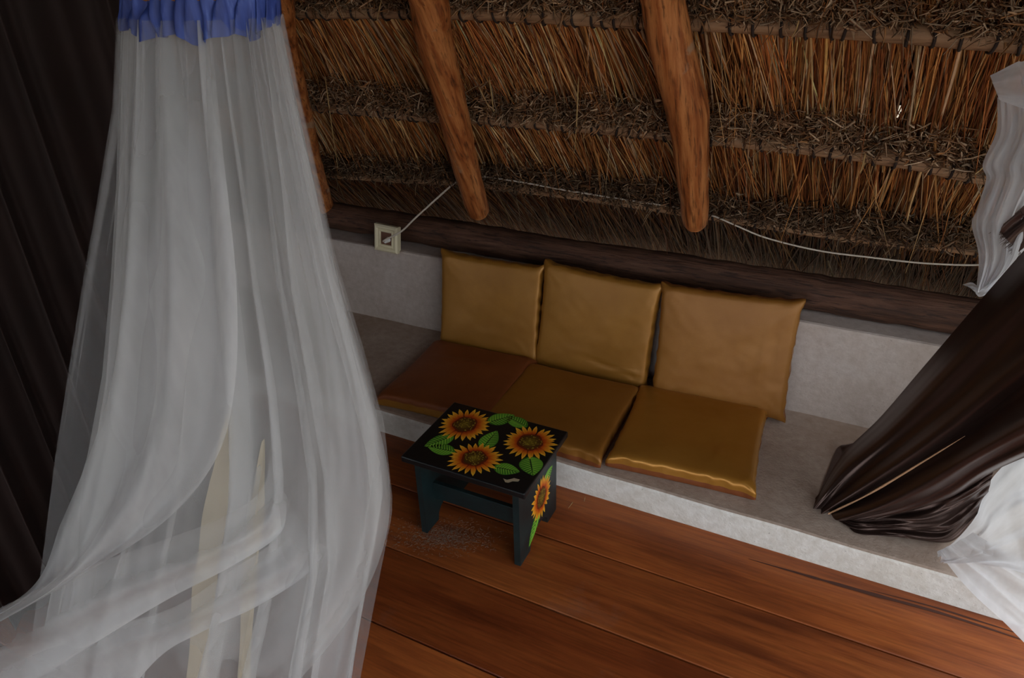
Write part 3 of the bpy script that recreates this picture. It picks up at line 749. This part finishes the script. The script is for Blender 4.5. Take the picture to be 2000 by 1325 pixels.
# swept folds of net in front and at the foot: each between two edge curves (px, py, forward distance)
def drape(name, c1, c2, n=60, m=36, amp=.02, freq=5, seed=0, mat='net_drape', dens=(1, 1)):
    a = catmull([atD(*p) for p in c1], n); b = catmull([atD(*p) for p in c2], n); rows = []; dn = []
    for i in range(n + 1):
        r = []
        for k in range(m + 1):
            v = k / m; p = a[i].lerp(b[i], v); t = i / n
            dn.append((dens[0] + (dens[1] - dens[0]) * v ** 1.3) * (.35 + .65 * min(1, t * 6)))
            w = math.sin(PI * v) ** .5 * (math.sin(freq * PI * v + 2.2 * t + seed) * amp + amp * .8 * noise.noise(Vector((v * 3, t * 2.4, seed))))
            p = p - FW * (w + .5 * amp * math.sin(PI * v)) + Vector((0, 0, .35 * w)); p.z = max(p.z, .05 + .012 * seed + .006 * noise.noise(p * 14)); r.append(p - net_loc)
        rows.append(r)
    V, F_ = sheet(rows); return mesh(name, V, F_, M[mat], net, True, np.repeat(np.array(dn)[:, None], 3, 1))
drape('swept_fold', [(410, 45, 1.165), (436, 300, 1.06), (462, 560, .98), (458, 760, .95), (420, 900, .92), (320, 1020, .88), (150, 1130, .84), (-90, 1265, .80)], [(268, 45, 1.165), (256, 300, 1.08), (242, 560, .98), (215, 760, .95), (170, 900, .93), (120, 1020, .91), (60, 1150, .88), (-110, 1250, .84)], seed=1, freq=4, n=90, dens=(1, .75))
drape('swept_fold', [(530, 870, .95), (512, 955, .91), (432, 1012, .88), (300, 1062, .85), (140, 1122, .82), (-90, 1232, .78)], [(562, 985, .94), (545, 1045, .90), (450, 1108, .87), (330, 1170, .84), (180, 1260, .81), (-90, 1430, .77)], seed=2, freq=3, amp=.012, dens=(.36, 1.25))
drape('swept_fold', [(562, 985, .94), (540, 1052, .91), (455, 1112, .88), (340, 1186, .85), (200, 1226, .82), (-90, 1290, .79)], [(640, 1075, .94), (592, 1128, .91), (500, 1186, .88), (392, 1236, .86), (305, 1290, .83), (200, 1420, .80)], seed=3, freq=2.5, amp=.010, dens=(.5, 1.15))
drape('swept_fold', [(520, 50, 1.165), (560, 300, 1.04), (616, 560, 1.0), (640, 760, .98), (640, 930, .96), (600, 1090, .94), (520, 1240, .90), (430, 1400, .86)], [(542, 50, 1.165), (600, 300, 1.05), (664, 560, 1.0), (728, 780, .98), (762, 970, .97), (735, 1110, .95), (660, 1240, .92), (520, 1400, .88)], seed=4, freq=4, amp=.014, mat='net_mid', n=90, dens=(.4, 1.3))
drape('swept_fold', [(480, 60, 1.165), (520, 320, 1.04), (575, 640, .99), (590, 820, .97), (572, 960, .95), (520, 1090, .92), (440, 1180, .89), (330, 1240, .86)], [(530, 60, 1.165), (590, 320, 1.04), (670, 640, .99), (708, 860, .97), (716, 1000, .95), (700, 1110, .93), (640, 1210, .90), (520, 1325, .87)], seed=5, freq=5, amp=.014, mat='net_thin', n=90)
# cream ribbons hanging inside the net
for pts, w in (([(450, 800, .985), (432, 930, .955), (412, 1060, .93), (396, 1180, .91), (378, 1390, .88)], .021), ([(514, 860, .985), (506, 960, .96), (494, 1060, .935), (484, 1180, .91), (472, 1390, .88)], .013)):
    p = catmull([atD(*q) for q in pts], 40); rows = []
    for i, q in enumerate(p):
        q.z = max(q.z, .015); rows.append([q + RT * w * min(1, .1 + i / 12) * s * (1 + .1 * math.sin(i * .5)) + FW * .004 * math.sin(s * 2 + i * .3) - net_loc for s in (-1, -.4, .3, 1)])
    V, F_ = sheet(rows); o = mesh('cream_ribbon', V, F_, M['cream'], net); o['label'] = 'cream ribbon seen through the net'

# ------------------------------------------------------------------ dark curtain on the left
E1 = atZ(560, 1040, 0); E2 = atZ(-330, 1330, 0)
def curtain_left():
    n = 260; rows = []; nz = 46; dirv = (E2 - E1); Lw = dirv.length; e = dirv / Lw; nrm = Vector((-e.y, e.x, 0))
    for i in range(nz + 1):
        z = 3.0 * (1 - i / nz) + .01; r = []
        for k in range(n + 1):
            u = k / n; kx = noise.noise(Vector((u * 4, z * .25, 3)))
            w = .030 * math.sin(u * 62 + 5 * kx) + .018 * math.sin(u * 131 + 6 * kx + z * .5) + .03 * noise.noise(Vector((u * 9, z * .5, 0)))
            lat = .012 * math.cos(u * 62 + 5 * kx)
            r.append(E1 + e * (u * Lw + lat) + nrm * (w * (.7 + .3 * (1 - z / 3))) + Vector((0, 0, z)))
        rows.append(r)
    return sheet(rows)
V, F_ = curtain_left(); lc = mesh('brown_curtain', V, F_, M['curtain_dark'])
tag(lc, 'very dark brown pleated curtain hanging left of the mosquito net', 'curtain')
V, F_ = tube([E1 + Vector((-.04, .1, 3.03)), E2 + Vector((.05, -.15, 3.03))], .014, 12); mesh('curtain_rod', V, F_, M['tie'], lc)

# ------------------------------------------------------------------ brown satin curtain on the right
rc = empty('satin_curtain', (2.0, -.45, h)); rcl = rc.location.copy()
tag(rc, 'dark brown satin curtain sweeping down onto the ledge at right', 'curtain')
def satin(name, c1, c2, ridges, n=90, m=80, wr=.004, seed=0, mat='satin_brown', parent=rc, pl=rcl, floor_z=h + .004):
    cv = lambda p: p if isinstance(p, Vector) else atY(*p)
    a = catmull([cv(p) for p in c1], n); b = catmull([cv(p) for p in c2], n); rows = []
    for i in range(n + 1):
        t = i / n; r = []
        for k in range(m + 1):
            v = k / m; p = a[i].lerp(b[i], v); dv = (b[i] - a[i]).normalized(); nn = Vector((-.25, -.9, .35)).normalized()
            off = 0
            for (vc, wd, ht, dr) in ridges: off += ht * math.exp(-((v - vc - dr * t) / wd) ** 2)
            off += wr * noise.noise(Vector((v * 6, t * 4, seed))) + wr * .5 * noise.noise(Vector((v * 16, t * 5, seed)))
            p = p + nn * off; p.z = max(p.z, floor_z + .002 * noise.noise(Vector((v * 9, t * 9, seed)))); r.append(p - pl)
        rows.append(r)
    V, F_ = sheet(rows); return mesh(name, V, F_, M[mat], parent)
left_e = [Vector((2.40, -.72, 2.2)), Vector((2.36, -.70, 1.6)), (2060, 425, -.50), (2000, 490, -.44), (1900, 605, -.37), (1800, 722, -.31), (1720, 815, -.26), (1645, 890, -.32), (1592, 980, -.46)]
mid_e = [Vector((2.40, -1.02, 2.2)), Vector((2.35, -.98, 1.45)), (2100, 660, -.72), (2030, 745, -.66), (1960, 800, -.60), (1890, 850, -.57), (1800, 905, -.55), (1700, 965, -.53), (1618, 1004, -.525)]
right_e = [Vector((2.40, -1.30, 2.2)), Vector((2.34, -1.18, 1.25)), (2120, 855, -.82), (2045, 885, -.76), (1990, 905, -.70), (1925, 935, -.62), (1862, 978, -.57), (1790, 1002, -.545), (1700, 1016, -.54)]
satin('front_fold', left_e, mid_e, n=130, ridges=[(.3, .22, .05, 0), (.76, .14, .04, .0), (1.0, .08, -.03, 0)], seed=1)
satin('lower_fold', [p + Vector((.01, .04, .01)) if isinstance(p, Vector) else (p[0] - 14, p[1] - 12, p[2] + .035) for p in mid_e], right_e, n=130, ridges=[(.5, .24, .085, 0), (.85, .10, .025, 0), (1.0, .08, -.06, 0)], seed=2)
satin('crumpled_hem', [(1945, 905, -.58), (1880, 935, -.54), (1800, 968, -.53), (1720, 990, -.53), (1650, 1000, -.52), (1630, 985, -.50)], [(1925, 985, -.40), (1900, 1020, -.45), (1850, 1062, -.52), (1770, 1050, -.55), (1700, 1045, -.56), (1650, 1030, -.53)], [(.3, .2, .02, .3)], wr=.045, seed=3, n=70, m=40)
satin('inner_corner', [(1660, 868, -.15), (1640, 872, -.16), (1626, 900, -.22), (1600, 970, -.43)], [(1790, 820, -.2), (1740, 880, -.25), (1700, 930, -.35), (1650, 990, -.48)], [(.4, .2, .03, 0)], wr=.012, seed=4, n=40, m=24)
sel = catmull([atY(x, y, Y - .012) for x, y, Y in [(1885, 852, -.575), (1800, 904, -.555), (1700, 964, -.535), (1618, 1004, -.527)]], 40)
V, F_ = tube([p - rcl for p in sel], [.0030 * min(1, .15 + (i / 40) * 2.2) for i in range(41)], 7, .3, 4); mesh('selvedge', V, F_, simple('tan_selvedge', srgb(206, 160, 122), .6), rc)
# frayed loose end above
fr = [Vector((2.40, -.55, 2.2)), Vector((2.38, -.52, 1.7)), (2030, 375, -.40), (1990, 412, -.39), (1948, 448, -.38)]
satin('frayed_end', fr, [Vector((2.40, -.75, 2.2)), Vector((2.38, -.70, 1.6)), (2060, 440, -.41), (2018, 470, -.40), (1990, 492, -.39)], [(.5, .2, .02, 0)], seed=5, n=60, m=20, wr=.006)
V, F_ = tube([Vector((2.405, -3.25, 2.22)) - rcl, Vector((2.405, -.32, 2.22)) - rcl], .013, 12); mesh('curtain_rod', V, F_, M['tie'], rc)
N_ = 46; bs = []; dr_ = []
for k in range(N_):
    v = k / (N_ - 1); p = atY(1948 + 46 * v, 446 + 48 * v, -.385) - rcl; bs.append(tuple(p)); q = Vector((-.5 + random.uniform(-.5, .5), random.uniform(-.3, .3), -.8 + random.uniform(-.4, .4))); dr_.append(tuple(q))
V, F_, C_ = strands(np.array(bs), np.array(dr_), rng.uniform(.006, .022, N_), np.full(N_, .0009), np.zeros((N_, 3)), np.full((N_, 3), .02), 2)
o = mesh('fringe', V, F_, M['satin_brown'], rc, False, C_); o['kind'] = 'stuff'

# ------------------------------------------------------------------ white sheer on the right
sc = empty('sheer_curtain', (2.15, -.5, h)); scl = sc.location.copy()
tag(sc, 'white sheer curtain knotted beside the brown satin at right', 'curtain')
K = dict(mat='sheer', parent=sc, pl=scl)
satin('upper_flap', [Vector((2.40, -.36, 2.2)), Vector((2.38, -.37, 1.7)), (2060, 90, -.42), (1985, 122, -.41), (1934, 148, -.40)], [Vector((2.40, -.56, 2.2)), Vector((2.38, -.50, 1.5)), (2060, 225, -.42), (2000, 212, -.42), (1952, 196, -.41)], [(.4, .25, .03, 0)], seed=6, n=60, m=24, wr=.006, **K)
satin('hanging_tail', [(1948, 190, -.37), (1946, 260, -.37), (1918, 320, -.37), (1925, 350, -.37), (1908, 410, -.36), (1898, 440, -.36), (1912, 500, -.35), (1906, 575, -.33)], [(2080, 180, -.38), (2075, 270, -.38), (2060, 330, -.38), (2050, 360, -.38), (2030, 410, -.38), (2010, 460, -.38), (1985, 520, -.36), (1940, 560, -.34)], [(.2, .08, .03, .02), (.5, .1, .035, -.1), (.75, .08, .03, .1)], seed=7, n=90, m=60, wr=.032, **K)
satin('knot_end', [(1940, 548, -.34), (1915, 560, -.34), (1898, 552, -.33), (1880, 556, -.33)], [(1955, 540, -.36), (1930, 572, -.35), (1912, 580, -.34), (1905, 566, -.34)], [(.5, .3, .015, 0)], seed=8, n=24, m=12, wr=.012, **K)
satin('lower_drape', [Vector((2.40, -.78, 2.2)), Vector((2.38, -.74, 1.3)), (2040, 850, -.52), (1960, 910, -.46), (1922, 960, -.44), (1905, 1010, -.46), (1862, 1060, -.52), (1830, 1078, -.56)], [Vector((2.40, -1.5, 2.2)), Vector((2.38, -1.2, 1.0)), (2080, 1100, -.74), (2010, 1120, -.72), (1960, 1110, -.70), (1900, 1100, -.68), (1850, 1098, -.62)], [(.25, .1, .03, 0), (.55, .1, .04, .05), (.82, .1, .03, 0)], seed=9, n=110, m=60, wr=.014, **K)
satin('floor_tail', [(1830, 1078, -.58), (1860, 1115, -.66), (1905, 1165, -.70), (1960, 1215, -.74), (2010, 1265, -.78), (2080, 1330, -.82)], [(1900, 1040, -.56), (1960, 1075, -.64), (2030, 1110, -.70), (2090, 1150, -.75), (2160, 1200, -.80), (2260, 1260, -.86)], [(.2, .1, .015, 0), (.5, .12, .03, 0), (.8, .1, .02, 0)], seed=10, n=50, m=50, wr=.008, floor_z=.006, **K)

# dust and tiny chips on the boards by the stool
N_ = 1500; P_ = []
while len(P_) < N_:
    x, y = random.gauss(868, 48), random.gauss(1048, 15)
    p = atZ(x, y, .0012)
    P_.append(tuple(p))
dirs = rng.normal(0, 1, (N_, 3)); dirs[:, 2] *= .05
V, F_, C_ = strands(np.array(P_), dirs, rng.uniform(.002, .012, N_), rng.uniform(.0003, .0008, N_), np.zeros((N_, 3)), np.tile(np.array(srgb(150, 128, 112)[:3]), (N_, 1)), 1)
o = mesh('floor_dust', V, F_, M['straw'], None, False, C_); tag(o, 'scatter of grey dust and fibres on the boards under the stool', 'dust', kind='stuff')
for (xa, ya), (xb, yb), lb in [((1110, 993), (1119, 981), 'tiny pale wood splinter on the boards right of the stool'), ((1141, 980), (1143, 971), 'tiny pale splinter on the boards close to the ledge')]:
    V, F_ = tube([atZ(xa, ya, .002), atZ((xa + xb) / 2, (ya + yb) / 2, .003), atZ(xb, yb, .002)], [.0006, .0012, .0006], 5)
    tag(mesh('splinter', V, F_, M['pale']), lb, 'splinter', 'splinters on the floor')
